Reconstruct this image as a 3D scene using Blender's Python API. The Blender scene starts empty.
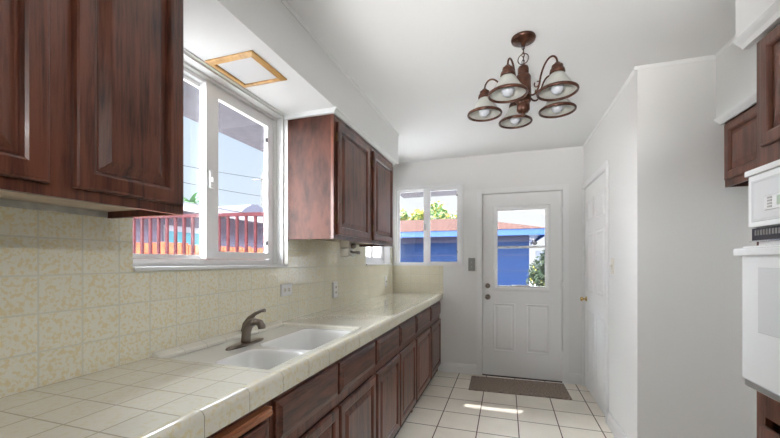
import bpy, bmesh, math, random
from mathutils import Vector, Matrix
random.seed(7)
C = bpy.context.scene.collection
S = bpy.context.scene
PI = math.pi

# ------------------------------------------------------------------ camera
cam = bpy.data.cameras.new('camera'); co = bpy.data.objects.new('camera', cam); C.objects.link(co)
cam.sensor_width = 36; cam.sensor_fit = 'HORIZONTAL'; cam.lens = 36*357.26/780
cam.shift_y = (261.3-219)/780; cam.clip_start = .02; cam.clip_end = 300
co.location = (0, 0, 1.2875); co.rotation_euler = (PI/2, 0, .3141)
S.camera = co
# ------------------------------------------------------------------ view + world + lights
S.view_settings.view_transform = 'Standard'; S.view_settings.look = 'None'
S.view_settings.gamma = 1; S.view_settings.exposure = 0.32; S.view_settings.use_curve_mapping = False
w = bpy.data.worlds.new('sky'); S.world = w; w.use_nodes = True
nt = w.node_tree; nt.nodes.clear()
tc = nt.nodes.new('ShaderNodeTexCoord'); sep = nt.nodes.new('ShaderNodeSeparateXYZ'); nt.links.new(tc.outputs['Generated'], sep.inputs[0])
rp = nt.nodes.new('ShaderNodeValToRGB'); nt.links.new(sep.outputs[2], rp.inputs[0])
rp.color_ramp.elements[0].position = 0; rp.color_ramp.elements[0].color = (.84, .93, 1, 1)
rp.color_ramp.elements[1].position = .9; rp.color_ramp.elements[1].color = (.50, .68, .98, 1)
mp = nt.nodes.new('ShaderNodeMapRange'); nt.links.new(sep.outputs[1], mp.inputs[0])
mp.inputs[1].default_value = .75; mp.inputs[2].default_value = 1.0; mp.inputs[3].default_value = 0; mp.inputs[4].default_value = 1
mx = nt.nodes.new('ShaderNodeMixRGB'); nt.links.new(mp.outputs[0], mx.inputs[0]); nt.links.new(rp.outputs[0], mx.inputs[1]); mx.inputs[2].default_value = (1, 1, 1, 1)
bg = nt.nodes.new('ShaderNodeBackground'); nt.links.new(mx.outputs[0], bg.inputs[0])
# sky boosted high up on the sun's side, added to brighten the room
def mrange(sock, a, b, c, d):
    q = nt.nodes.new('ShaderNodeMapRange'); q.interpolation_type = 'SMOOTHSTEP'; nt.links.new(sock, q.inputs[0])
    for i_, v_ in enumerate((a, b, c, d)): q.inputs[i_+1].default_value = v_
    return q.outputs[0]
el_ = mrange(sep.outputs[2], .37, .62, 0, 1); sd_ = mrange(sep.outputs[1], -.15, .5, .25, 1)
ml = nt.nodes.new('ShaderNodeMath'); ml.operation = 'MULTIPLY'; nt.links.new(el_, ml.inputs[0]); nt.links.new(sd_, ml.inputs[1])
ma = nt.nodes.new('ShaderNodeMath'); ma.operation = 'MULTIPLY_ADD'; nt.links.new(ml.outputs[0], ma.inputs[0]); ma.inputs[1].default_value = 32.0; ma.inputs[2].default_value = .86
# broad bright patch added to the sky left and behind the camera as fill
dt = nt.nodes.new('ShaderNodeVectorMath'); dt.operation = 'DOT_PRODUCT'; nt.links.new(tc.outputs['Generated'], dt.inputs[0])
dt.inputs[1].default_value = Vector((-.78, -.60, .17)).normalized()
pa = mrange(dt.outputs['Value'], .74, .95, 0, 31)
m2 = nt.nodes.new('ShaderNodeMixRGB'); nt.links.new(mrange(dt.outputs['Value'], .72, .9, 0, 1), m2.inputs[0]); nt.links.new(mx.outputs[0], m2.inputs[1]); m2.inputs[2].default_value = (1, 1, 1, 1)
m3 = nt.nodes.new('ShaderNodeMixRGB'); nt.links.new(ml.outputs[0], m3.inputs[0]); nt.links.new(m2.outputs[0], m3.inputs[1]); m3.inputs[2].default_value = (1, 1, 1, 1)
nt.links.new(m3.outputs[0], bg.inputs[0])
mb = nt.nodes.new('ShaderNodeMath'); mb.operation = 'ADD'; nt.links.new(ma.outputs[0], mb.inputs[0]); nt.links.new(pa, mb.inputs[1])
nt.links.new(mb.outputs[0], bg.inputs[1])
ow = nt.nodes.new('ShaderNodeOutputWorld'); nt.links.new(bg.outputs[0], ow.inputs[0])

def light(name, kind, loc, direction, power, color=(1, 1, 1), size=None):
    l = bpy.data.lights.new(name, kind); l.energy = power; l.color = color
    o = bpy.data.objects.new(name, l); C.objects.link(o); o.location = loc
    o.rotation_euler = Vector(direction).to_track_quat('-Z', 'Y').to_euler()
    if kind == 'AREA': l.shape = 'RECTANGLE'; l.size, l.size_y = size
    return o
sun = light('sun', 'SUN', (3, 12, 12), (-.26, -.92, -1.05), 4.5, (1, .96, .9)); sun.data.angle = .009
fl_ = light('added_bounce_spot', 'SPOT', (-.25, -.35, 1.40), (.12, 1.0, .52), 200, (1, .99, .98)); fl_.data.spot_size = .88; fl_.data.spot_blend = .8; fl_.data.shadow_soft_size = .12  # unseen spot added behind the camera to bounce fill off the ceiling
light('added_rear_fill', 'AREA', (0.95, -.55, 2.40), (-.95, .12, -.5), 175, (1, .995, .985), (.9, .6))  # unseen area light added behind the camera to fill the left side

# ------------------------------------------------------------------ materials
def new_mat(name):
    m = bpy.data.materials.new(name); m.use_nodes = True
    n = m.node_tree.nodes; return m, m.node_tree, n['Principled BSDF']
def plain(name, col, rough=.5, metal=0, bump=0, bscale=60, spec=.5, coat=0, var=0):
    m, t, b = new_mat(name)
    b.inputs['Base Color'].default_value = (*col, 1); b.inputs['Roughness'].default_value = rough
    b.inputs['Metallic'].default_value = metal; b.inputs['Specular IOR Level'].default_value = spec
    b.inputs['Coat Weight'].default_value = coat; b.inputs['Coat Roughness'].default_value = .1
    tc = t.nodes.new('ShaderNodeTexCoord')
    if bump or var:
        nz = t.nodes.new('ShaderNodeTexNoise'); nz.inputs['Scale'].default_value = bscale; nz.inputs['Detail'].default_value = 5
        t.links.new(tc.outputs['Object'], nz.inputs['Vector'])
    if bump:
        bp = t.nodes.new('ShaderNodeBump'); bp.inputs['Strength'].default_value = bump; bp.inputs['Distance'].default_value = .004
        t.links.new(nz.outputs['Fac'], bp.inputs['Height']); t.links.new(bp.outputs[0], b.inputs['Normal'])
    if var:
        r = t.nodes.new('ShaderNodeValToRGB'); t.links.new(nz.outputs['Fac'], r.inputs[0])
        r.color_ramp.elements[0].position = .35; r.color_ramp.elements[1].position = .65
        r.color_ramp.elements[0].color = (*[c*(1-var) for c in col], 1); r.color_ramp.elements[1].color = (*[min(1, c*(1+var)) for c in col], 1)
        t.links.new(r.outputs[0], b.inputs['Base Color'])
    return m
def wood(name, dark, light_, rough=.30, scale=(1, 1, .06), freq=34, coat=.18, spec=.4):
    m, t, b = new_mat(name); L = t.links.new
    tc = t.nodes.new('ShaderNodeTexCoord'); mp = t.nodes.new('ShaderNodeMapping'); mp.inputs['Scale'].default_value = scale
    L(tc.outputs['Object'], mp.inputs[0])
    n1 = t.nodes.new('ShaderNodeTexNoise'); n1.inputs['Scale'].default_value = freq; n1.inputs['Detail'].default_value = 9; n1.inputs['Roughness'].default_value = .65; n1.inputs['Distortion'].default_value = .6
    L(mp.outputs[0], n1.inputs['Vector'])
    n2 = t.nodes.new('ShaderNodeTexNoise'); n2.inputs['Scale'].default_value = 5; n2.inputs['Detail'].default_value = 3
    L(tc.outputs['Object'], n2.inputs['Vector'])
    n3 = t.nodes.new('ShaderNodeTexNoise'); n3.inputs['Scale'].default_value = freq*6; n3.inputs['Detail'].default_value = 4
    L(mp.outputs[0], n3.inputs['Vector'])
    a = t.nodes.new('ShaderNodeMath'); a.operation = 'MULTIPLY_ADD'; L(n2.outputs['Fac'], a.inputs[0]); a.inputs[1].default_value = .45; L(n1.outputs['Fac'], a.inputs[2])
    a2 = t.nodes.new('ShaderNodeMath'); a2.operation = 'MULTIPLY_ADD'; L(n3.outputs['Fac'], a2.inputs[0]); a2.inputs[1].default_value = .35; L(a.outputs[0], a2.inputs[2])
    r = t.nodes.new('ShaderNodeValToRGB'); L(a2.outputs[0], r.inputs[0])
    r.color_ramp.elements[0].position = .70; r.color_ramp.elements[1].position = 1.08 if False else 1.0
    r.color_ramp.elements[0].color = (*dark, 1); r.color_ramp.elements[1].color = (*light_, 1)
    L(r.outputs[0], b.inputs['Base Color'])
    b.inputs['Specular IOR Level'].default_value = spec; b.inputs['Roughness'].default_value = rough; b.inputs['Coat Weight'].default_value = coat; b.inputs['Coat Roughness'].default_value = .12
    bp = t.nodes.new('ShaderNodeBump'); bp.inputs['Strength'].default_value = .25; bp.inputs['Distance'].default_value = .002
    L(a2.outputs[0], bp.inputs['Height']); L(bp.outputs[0], b.inputs['Normal'])
    return m
def tile(name, axes, org, size, mortar, base, spot, grout, rough=.12, spots=(.48, .60), sscale=92, bump=.5, gap_bump=1, off=0):
    """square ceramic tile grid in two world axes"""
    m, t, b = new_mat(name); L = t.links.new
    tc = t.nodes.new('ShaderNodeTexCoord'); sp = t.nodes.new('ShaderNodeSeparateXYZ'); L(tc.outputs['Object'], sp.inputs[0])
    cb = t.nodes.new('ShaderNodeCombineXYZ')
    for k in (0, 1):
        q = t.nodes.new('ShaderNodeMath'); q.operation = 'SUBTRACT'; L(sp.outputs[axes[k]], q.inputs[0]); q.inputs[1].default_value = org[k]-60*size[k]
        L(q.outputs[0], cb.inputs[k])
    br = t.nodes.new('ShaderNodeTexBrick'); L(cb.outputs[0], br.inputs['Vector']); br.offset = off; br.squash = 1
    br.inputs['Scale'].default_value = 1; br.inputs['Brick Width'].default_value = size[0]; br.inputs['Row Height'].default_value = size[1]
    br.inputs['Mortar Size'].default_value = mortar; br.inputs['Mortar Smooth'].default_value = .15; br.inputs['Bias'].default_value = 0
    br.inputs['Color1'].default_value = (.96, .96, .96, 1); br.inputs['Color2'].default_value = (1, 1, 1, 1)
    nz = t.nodes.new('ShaderNodeTexNoise'); nz.inputs['Scale'].default_value = sscale; nz.inputs['Detail'].default_value = 3; nz.inputs['Distortion'].default_value = .4
    L(tc.outputs['Object'], nz.inputs['Vector'])
    r = t.nodes.new('ShaderNodeValToRGB'); L(nz.outputs['Fac'], r.inputs[0])
    r.color_ramp.elements[0].position = spots[0]; r.color_ramp.elements[1].position = spots[1]
    r.color_ramp.elements[0].color = (*base, 1); r.color_ramp.elements[1].color = (*spot, 1)
    mu = t.nodes.new('ShaderNodeMixRGB'); mu.blend_type = 'MULTIPLY'; mu.inputs[0].default_value = 1; L(r.outputs[0], mu.inputs[1]); L(br.outputs['Color'], mu.inputs[2])
    g = t.nodes.new('ShaderNodeMixRGB'); L(br.outputs['Fac'], g.inputs[0]); L(mu.outputs[0], g.inputs[1]); g.inputs[2].default_value = (*grout, 1)
    L(g.outputs[0], b.inputs['Base Color'])
    rr = t.nodes.new('ShaderNodeMapRange'); L(br.outputs['Fac'], rr.inputs[0]); rr.inputs[3].default_value = rough; rr.inputs[4].default_value = .8
    L(rr.outputs[0], b.inputs['Roughness'])
    n2 = t.nodes.new('ShaderNodeTexNoise'); n2.inputs['Scale'].default_value = 55; n2.inputs['Detail'].default_value = 2; L(tc.outputs['Object'], n2.inputs['Vector'])
    h = t.nodes.new('ShaderNodeMath'); h.operation = 'MULTIPLY_ADD'; L(br.outputs['Fac'], h.inputs[0]); h.inputs[1].default_value = -gap_bump; L(n2.outputs['Fac'], h.inputs[2])
    bp = t.nodes.new('ShaderNodeBump'); bp.inputs['Strength'].default_value = bump; bp.inputs['Distance'].default_value = .0015
    L(h.outputs[0], bp.inputs['Height']); L(bp.outputs[0], b.inputs['Normal'])
    return m
def glass(name, tint=(.97, .985, 1), refl=.05):
    m = bpy.data.materials.new(name); m.use_nodes = True; t = m.node_tree; t.nodes.clear(); L = t.links.new
    tr = t.nodes.new('ShaderNodeBsdfTransparent'); tr.inputs[0].default_value = (*tint, 1)
    gl = t.nodes.new('ShaderNodeBsdfGlossy'); gl.inputs['Roughness'].default_value = .02
    fr = t.nodes.new('ShaderNodeLayerWeight'); fr.inputs[0].default_value = .5
    pw = t.nodes.new('ShaderNodeMath'); pw.operation = 'POWER'; L(fr.outputs['Facing'], pw.inputs[0]); pw.inputs[1].default_value = 5
    mu = t.nodes.new('ShaderNodeMath'); mu.operation = 'MULTIPLY_ADD'; L(pw.outputs[0], mu.inputs[0]); mu.inputs[1].default_value = .5; mu.inputs[2].default_value = refl*.5
    mi = t.nodes.new('ShaderNodeMixShader'); L(mu.outputs[0], mi.inputs[0]); L(tr.outputs[0], mi.inputs[1]); L(gl.outputs[0], mi.inputs[2])
    o = t.nodes.new('ShaderNodeOutputMaterial'); L(mi.outputs[0], o.inputs[0]); return m

CREAM = (.84, .815, .685); SPOT = (.80, .70, .44); GROUT = (.68, .66, .54)
M = dict(
    wall=plain('wall_paint', (.81, .805, .785), .55, bump=.08, bscale=90),
    closet_wall=plain('white_wall_paint', (.86, .86, .85), .45, bump=.08, bscale=90),
    ceiling=plain('ceiling_paint', (.80, .80, .79), .6, bump=.1, bscale=70),
    trim=plain('trim_paint', (.84, .84, .83), .35),
    door=plain('door_paint', (.84, .84, .83), .38),
    vinyl=plain('white_vinyl', (.87, .87, .87), .3),
    aluminium=plain('window_track_metal', (.55, .55, .54), .35, metal=.6),
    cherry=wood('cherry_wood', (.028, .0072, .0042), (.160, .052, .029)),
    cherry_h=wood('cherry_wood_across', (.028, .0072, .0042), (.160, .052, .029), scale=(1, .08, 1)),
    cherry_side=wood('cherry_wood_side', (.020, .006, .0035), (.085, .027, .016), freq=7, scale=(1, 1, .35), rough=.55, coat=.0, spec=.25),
    tower=wood('cherry_wood_tower', (.045, .015, .009), (.150, .058, .036)),
    oak=wood('oak_wood', (.42, .20, .05), (.72, .43, .16), scale=(1, .1, 1), freq=30),
    board=wood('cutting_board_wood', (.25, .085, .035), (.50, .20, .09), scale=(1, .08, 1)),
    under=plain('bare_wood_underside', (.55, .45, .35), .7, var=.12, bscale=15),
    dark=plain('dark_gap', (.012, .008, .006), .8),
    sinkm=plain('white_porcelain', (.82, .82, .80), .12, coat=.5),
    steel=plain('brushed_nickel', (.24, .205, .175), .28, metal=1, bump=.05),
    chrome=plain('chrome', (.8, .8, .8), .12, metal=1),
    brass=plain('brass', (.75, .55, .25), .25, metal=1),
    bronze=plain('bronze', (.075, .028, .015), .35, metal=.45, bump=.2, bscale=30, var=.4),
    white_app=plain('white_enamel', (.88, .88, .88), .18, coat=.4),
    app_grey=plain('pale_grey_oven_glass', (.74, .74, .75), .1, coat=.6),
    display=plain('display_lcd', (.50, .56, .46), .2),
    plate=plain('outlet_plastic', (.82, .82, .80), .35),
    ivory=plain('ivory_plastic', (.78, .74, .64), .4),
    almond=plain('almond_plastic', (.66, .62, .54), .4),
    slot=plain('dark_slot', (.05, .045, .04), .6),
    graymetal=plain('grey_metal', (.40, .39, .37), .35, metal=.6),
    mat=plain('brown_mat_pile', (.26, .205, .165), .95, bump=1, bscale=90, var=.6),
    bulb=plain('unlit_bulb', (.52, .54, .58), .25),
    blackp=plain('black_plastic', (.02, .02, .025), .4),
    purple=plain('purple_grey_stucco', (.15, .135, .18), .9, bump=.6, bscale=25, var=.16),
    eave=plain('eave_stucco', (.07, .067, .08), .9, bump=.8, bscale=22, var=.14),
    blue=plain('blue_stucco', (.020, .038, .098), .9, spec=0, bump=.3, bscale=20, var=.05),
    fascia=plain('bright_blue_fascia', (.022, .07, .22), .6),
    dark_band=plain('dark_blue_band', (.035, .038, .08), .7),
    whitef=plain('white_fascia', (.40, .40, .43), .6, spec=.1),
    teal=plain('teal_shutter', (.07, .24, .28), .6),
    rust=plain('red_painted_iron', (.055, .010, .013), .6, spec=.1, var=.2, bscale=8),
    orange=plain('orange_fence_wood', (.36, .08, .025), .8, var=.25, bscale=9),
    ground=plain('concrete_yard', (.30, .29, .27), .9, var=.1, bscale=3),
    leaf=plain('leaf_green', (.08, .17, .04), .6, var=.4, bscale=3),
    leafy=plain('leaf_yellow', (.33, .28, .04), .6, var=.3, bscale=3),
    leafp=plain('palm_leaf', (.06, .20, .05), .6, var=.3, bscale=3),
    leafd=plain('dark_hedge_leaf', (.016, .028, .010), .8, var=.6, bscale=6),
    bark=plain('bark', (.16, .10, .06), .9, bump=.6, bscale=12),
    tar=plain('dark_roof', (.10, .10, .13), .9, spec=.1),
    wire=plain('wire_rubber', (.02, .02, .025), .9, spec=0),
    glass=glass('window_glass'),
)
M['btile'] = tile('backsplash_tile', (1, 2), (.801, .905), (.1165, .1135), .0023, CREAM, SPOT, GROUT)
M['btile_far'] = tile('backsplash_tile_end', (0, 2), (-1.326, .905), (.1165, .1135), .0023, CREAM, SPOT, GROUT)
M['ctile'] = tile('counter_tile', (0, 1), (-.8655, .694), (.1165, .1165), 
    .0022, (.82, .80, .72), (.80, .75, .58), (.40, .36, .29), rough=.05, spots=(.5, .68), bump=.2, sscale=60)
M['edge'] = tile('edge_tile', (1, 2), (.695, .5), (40, 40), .00001, (.80, .78, .67), (.77, .69, .46), (.40, .37, .30), rough=.10, spots=(.5, .62), sscale=70)
M['ftile'] = tile('floor_tile', (0, 1), (-.511, 3.968), (.301, .301), .0042, (.86, .80, .70), (.79, .73, .63), (.11, .07, .045), rough=.28, spots=(.35, .75), sscale=6, bump=.3)
M['ftile'].node_tree.nodes['Principled BSDF'].inputs['Specular IOR Level'].default_value = .6
M['ctile'].node_tree.nodes['Principled BSDF'].inputs['Coat Weight'].default_value = 1
M['ctile'].node_tree.nodes['Principled BSDF'].inputs['Coat IOR'].default_value = 1.75
M['ctile'].node_tree.nodes['Principled BSDF'].inputs['Coat Roughness'].default_value = .12
M['shingle'] = tile('shingle_roof', (0, 1), (0, 0), (.35, .22), .012, (.055, .03, .025), (.038, .024, .02), (.12, .07, .06), rough=.9, spots=(.4, .6), sscale=9, off=.5)
M['shingle'].node_tree.nodes['Principled BSDF'].inputs['Specular IOR Level'].default_value = 0
# frosted lamp shade glass
m, t, b = new_mat('frosted_shade'); b.inputs['Base Color'].default_value = (.62, .62, .58, 1); b.inputs['Roughness'].default_value = .3
tl = t.nodes.new('ShaderNodeBsdfTranslucent'); tl.inputs[0].default_value = (.70, .70, .66, 1); mi = t.nodes.new('ShaderNodeMixShader'); mi.inputs[0].default_value = .45
t.links.new(b.outputs[0], mi.inputs[1]); t.links.new(tl.outputs[0], mi.inputs[2]); t.links.new(mi.outputs[0], t.nodes['Material Output'].inputs[0]); M['shade'] = m
m, t, b = new_mat('frosted_window_glass'); b.inputs['Base Color'].default_value = (.9, .92, .95, 1); b.inputs['Roughness'].default_value = .25
tl = t.nodes.new('ShaderNodeBsdfTranslucent'); tl.inputs[0].default_value = (.92, .94, .97, 1); mi = t.nodes.new('ShaderNodeMixShader'); mi.inputs[0].default_value = .92
t.links.new(b.outputs[0], mi.inputs[1]); t.links.new(tl.outputs[0], mi.inputs[2]); t.links.new(mi.outputs[0], t.nodes['Material Output'].inputs[0]); M['frosted'] = m
M['diffuser'] = plain('light_diffuser', (.66, .66, .66), .5)

# ------------------------------------------------------------------ mesh helpers (all in world coordinates)
def BM(): return bmesh.new()
def box(bm, x0, x1, y0, y1, z0, z1, bev=0):
    vs = [bm.verts.new((x, y, z)) for x in (x0, x1) for y in (y0, y1) for z in (z0, z1)]
    fs = [bm.faces.new([vs[i] for i in f]) for f in ((0, 1, 3, 2), (4, 6, 7, 5), (0, 4, 5, 1), (2, 3, 7, 6), (0, 2, 6, 4), (1, 5, 7, 3))]
    if bev:
        bmesh.ops.bevel(bm, geom=list({e for f in fs for e in f.edges}), offset=bev, segments=2, affect='EDGES', profile=.5)
    return bm
def BX(*a, **k): return box(BM(), *a, **k)
def bx_(o, U, V, N, u0, u1, v0, v1, n0, n1, bm=None):
    bm = bm or BM(); o, U, V, N = map(Vector, (o, U, V, N))
    P = lambda u, v, n: bm.verts.new(o+U*u+V*v+N*n)
    vs = [P(u, v, n) for u in (u0, u1) for v in (v0, v1) for n in (n0, n1)]
    for f in ((0, 1, 3, 2), (4, 6, 7, 5), (0, 4, 5, 1), (2, 3, 7, 6), (0, 2, 6, 4), (1, 5, 7, 3)): bm.faces.new([vs[i] for i in f])
    return bm
def rings(o, U, V, N, w_, h_, prof, closed=False, cap=True, bm=None):
    """nested rectangles: prof = [(inset, height)]; closed -> frame with a hole, else capped solid"""
    bm = bm or BM(); o, U, V, N = map(Vector, (o, U, V, N)); R = []
    for ins, hh in prof:
        R.append([bm.verts.new(o+U*u+V*v+N*hh) for u, v in ((ins, ins), (w_-ins, ins), (w_-ins, h_-ins), (ins, h_-ins))])
    n = len(R)
    for i in range(n if closed else n-1):
        a, b_ = R[i], R[(i+1) % n]
        for k in range(4): bm.faces.new((a[k], a[(k+1) % 4], b_[(k+1) % 4], b_[k]))
    if not closed: bm.faces.new(R[-1]); bm.faces.new(R[0][::-1])
    return bm
def tube(bm, pts, r, seg=10, closed=False, cap=True):
    pts = [Vector(p) for p in pts]; n = len(pts); rad = r if isinstance(r, (list, tuple)) else [r]*n
    R = []; prev = None
    for i, p in enumerate(pts):
        if closed: t = pts[(i+1) % n]-pts[i-1]
        else: t = pts[min(i+1, n-1)]-pts[max(i-1, 0)]
        t.normalize()
        if prev is None:
            a = t.orthogonal().normalized()
        else:
            a = (prev-t*prev.dot(t)).normalized()
        prev = a; b_ = t.cross(a)
        R.append([bm.verts.new(p+(a*math.cos(2*PI*k/seg)+b_*math.sin(2*PI*k/seg))*rad[i]) for k in range(seg)])
    for i in range(n if closed else n-1):
        A, B = R[i], R[(i+1) % n]
        for k in range(seg): f = bm.faces.new((A[k], A[(k+1) % seg], B[(k+1) % seg], B[k])); f.smooth = True
    if not closed and cap: bm.faces.new(R[0][::-1]); bm.faces.new(R[-1])
    return bm
def lathe(bm, c, prof, seg=32, axis=(0, 0, 1), closed=False):
    """prof = [(radius, offset along axis)]"""
    c = Vector(c); ax = Vector(axis).normalized(); a = ax.orthogonal().normalized(); b_ = ax.cross(a); R = []
    for r, h in prof:
        if r < 1e-6: R.append([bm.verts.new(c+ax*h)])
        else: R.append([bm.verts.new(c+ax*h+(a*math.cos(2*PI*k/seg)+b_*math.sin(2*PI*k/seg))*r) for k in range(seg)])
    n = len(R)
    for i in range(n if closed else n-1):
        A, B = R[i], R[(i+1) % n]
        for k in range(seg):
            k2 = (k+1) % seg
            q = [A[k % len(A)], A[k2 % len(A)], B[k2 % len(B)], B[k % len(B)]]
            u = []
            for v in q:
                if v not in u: u.append(v)
            if len(u) > 2: f = bm.faces.new(u); f.smooth = True
    return bm
def extrude(bm, prof, axis, a0, a1, smooth=False):
    """closed 2-D profile swept along a world axis: 'x' prof=(y,z) 'y' prof=(x,z)"""
    def P(p, a): return bm.verts.new((a, p[0], p[1]) if axis == 'x' else ((p[0], a, p[1]) if axis == 'y' else (p[0], p[1], a)))
    A = [P(p, a0) for p in prof]; B = [P(p, a1) for p in prof]; n = len(prof)
    for i in range(n):
        f = bm.faces.new((A[i], A[(i+1) % n], B[(i+1) % n], B[i])); f.smooth = smooth
    bm.faces.new(A[::-1]); bm.faces.new(B)
    return bm
def wpos(o):
    v = Vector((0, 0, 0))
    while o: v += o.location; o = o.parent
    return v
def obj(name, bm, mat, parent=None, label=None):
    base = wpos(parent) if parent else Vector((0, 0, 0))
    bmesh.ops.recalc_face_normals(bm, faces=bm.faces[:])
    if base.length: bmesh.ops.translate(bm, verts=bm.verts[:], vec=-base)
    me = bpy.data.meshes.new(name); bm.to_mesh(me); bm.free()
    me.materials.append(M[mat] if isinstance(mat, str) else mat)
    o = bpy.data.objects.new(name, me); C.objects.link(o)
    if parent: o.parent = parent
    if label: o['label'] = label
    return o
def tag(o, label, cat, group=None, kind=None):
    o['label'] = label; o['category'] = cat
    if group: o['group'] = group
    if kind: o['kind'] = kind
    return o
def thing(name, label, cat, loc, group=None, kind=None):
    o = bpy.data.objects.new(name, None); C.objects.link(o); o.location = loc; o.empty_display_size = .05
    return tag(o, label, cat, group, kind)
def struct(name, bm, mat, label=None, cat=None):
    o = obj(name, bm, mat); o['kind'] = 'structure'
    if label: o['label'] = label; o['category'] = cat
    return o
def recentre(o):
    """move a lone mesh's origin to the middle of its base"""
    vs = [v.co.copy() for v in o.data.vertices]
    c = Vector(((min(v.x for v in vs)+max(v.x for v in vs))/2, (min(v.y for v in vs)+max(v.y for v in vs))/2, min(v.z for v in vs)))
    for v in o.data.vertices: v.co -= c
    o.location = c; return o

# ------------------------------------------------------------------ dimensions
XL, XR, XW, YF, YC, ZC = -1.326, .771, 1.50, 4.171, 2.57, 2.49
YB = -2.5; TH = .13
SOF = 2.212           # underside of the soffit over the sink
# ================================================================== SHELL
struct('floor', BX(XL-TH, XW+TH, YB, YF+TH, -.1, 0), 'ftile', 'cream square tile floor with dark grout', 'floor')
struct('ceiling', BX(XL-TH, XW+TH, YB, YF+TH, ZC, ZC+.1), 'ceiling', 'smooth off-white painted ceiling', 'ceiling')
W1 = (.93, 1.946, 1.255, 2.205); W2 = (3.30, 4.07, 1.262, 2.10)
bm = BM()
def slab_x(bm, x0, x1, y0, y1, holes):
    """wall in the Y-Z plane with rectangular holes (sorted by y)"""
    y = y0
    for h in holes:
        box(bm, x0, x1, y, h[0], 0, ZC); box(bm, x0, x1, h[0], h[1], 0, h[2]); box(bm, x0, x1, h[0], h[1], h[3], ZC); y = h[1]
    box(bm, x0, x1, y, y1, 0, ZC)
slab_x(bm, XL-TH, XL, YB, YF+TH, [W1, W2])
wl = struct('wall_left', bm, 'wall', 'white wall over the tiled sink counter', 'wall')
bm = BM(); tt = XL+.008   # tile skin
for y0, y1, z0, z1 in ((-1.2, .966, .90, 1.451), (.966, 1.946, .90, 1.250), (1.946, 3.285, .90, 1.451), (3.285, 4.085, .90, 1.250), (4.085, YF, .90, 1.451)):
    box(bm, XL+.0005, tt, y0, y1, z0, z1)
obj('tile_backsplash', bm, 'btile', wl, 'glossy cream tiles mottled with yellow')
W3 = (-1.278, -.492, 1.237, 2.165); D1 = (-.256, .568, 0, 2.045)
bm = BM()
x = XL-TH
for h in (W3, D1):
    box(bm, x, h[0], YF, YF+TH, 0, ZC)
    if h[2] > 0: box(bm, h[0], h[1], YF, YF+TH, 0, h[2])
    box(bm, h[0], h[1], YF, YF+TH, h[3], ZC); x = h[1]
box(bm, x, 2.2, YF, YF+TH, 0, ZC)
wb = struct('wall_back', bm, 'wall', 'white end wall holding back door and window', 'wall')
obj('tile_backsplash', BX(XL+.008, -.700, YF-.008, YF-.0005, .90, 1.236), 'btile_far', wb, 'cream tiles under the end window')
D2 = (3.262, 4.135, 0, 2.035)
bm = BM()
box(bm, XR, XR+.1, YC+.1, D2[0], 0, ZC); box(bm, XR, XR+.1, D2[0], D2[1], D2[3], ZC); box(bm, XR, XR+.1, D2[1], YF, 0, ZC)
struct('wall_closet', bm, 'wall', 'bright white wall holding the closet door', 'wall')
struct('wall_return', BX(XR, XW+TH, YC, YC+.1, 0, ZC), 'wall', 'grey-white wall facing the camera at right', 'wall')
struct('wall_right', BX(XW, XW+TH, YB, YC, 0, ZC), 'wall', 'wall behind the oven tower', 'wall')
# closet interior back (behind the closet door)
struct('wall_closet_rear', BX(2.2, 2.3, YC, YF+TH, 0, ZC), 'wall', 'rear wall of the closet', 'wall')
# rear wall
bm = BM(); box(bm, XL-TH, XW+TH, YB-.1, YB, 0, ZC)
struct('wall_front', bm, 'wall', 'white wall behind the camera', 'wall')
# soffits
def crown(bm, axis, a0, a1, c, z, s, d=.022, up=False):
    """small stepped moulding hung at height z, face at c, projecting s*d"""
    d *= .6; p = [(c, z), (c+s*d, z), (c+s*d, z-.004), (c+s*d*.75, z-.007), (c+s*d*.45, z-.014), (c+s*d*.4, z-.020), (c, z-.020)]
    extrude(bm, p, axis, a0, a1)
sf = struct('ceiling_soffit', BX(XL, -.973, YB, 3.254, SOF, ZC-.0005), 'ceiling', 'boxed soffit over the sink wall', 'soffit')
bm = BM(); crown(bm, 'y', YB, 3.254, -.973, ZC-.001, 1, .014); obj('crown_moulding', bm, 'trim', sf)
SX, S2X = 1.165, .885
sr = struct('ceiling_soffit', BX(SX, XW, YB, YC, 2.10, ZC-.0005), 'wall', 'shallow soffit over the small right cabinet', 'soffit')
bm = BM(); crown(bm, 'y', 1.83, YC, SX, ZC-.001, -1, .016); obj('crown_moulding', bm, 'trim', sr)
bm = BM(); extrude(bm, [(SX, 2.118), (SX-.008, 2.116), (SX-.008, 2.110), (SX-.002, 2.100), (SX+.01, 2.09), (SX+.02, 2.08), (SX+.028, 2.08), (SX+.028, 2.0995), (SX, 2.0995)], 'y', 1.83, YC); obj('cabinet_moulding', bm, 'trim', sr)
s2 = struct('ceiling_soffit', BX(S2X, SX-.0005, YB, 1.81, 2.165, ZC-.0005), 'wall', 'deeper soffit over the oven tower', 'soffit')
bm = BM(); extrude(bm, [(S2X, 2.185), (S2X-.010, 2.183), (S2X-.010, 2.176), (S2X-.002, 2.166), (S2X+.012, 2.154), (S2X+.022, 2.14), (S2X+.042, 2.14), (S2X+.042, 2.1645), (S2X, 2.1645)], 'y', .2, 1.81); obj('cabinet_moulding', bm, 'trim', s2)
# room crown mouldings
bm = BM(); crown(bm, 'x', -1.326, XR, YF, ZC-.001, -1, .018); struct('trim_1', bm, 'trim', 'thin crown moulding on the end wall', 'trim')
bm = BM(); crown(bm, 'y', YC, YF, XR, ZC-.001, -1, .018); struct('trim_2', bm, 'trim', 'thin crown moulding over the closet wall', 'trim')
bm = BM(); crown(bm, 'x', XR-.018, SX, YC, ZC-.001, -1, .018); struct('trim_3', bm, 'trim', 'thin crown moulding on the grey-white wall', 'trim')
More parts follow.
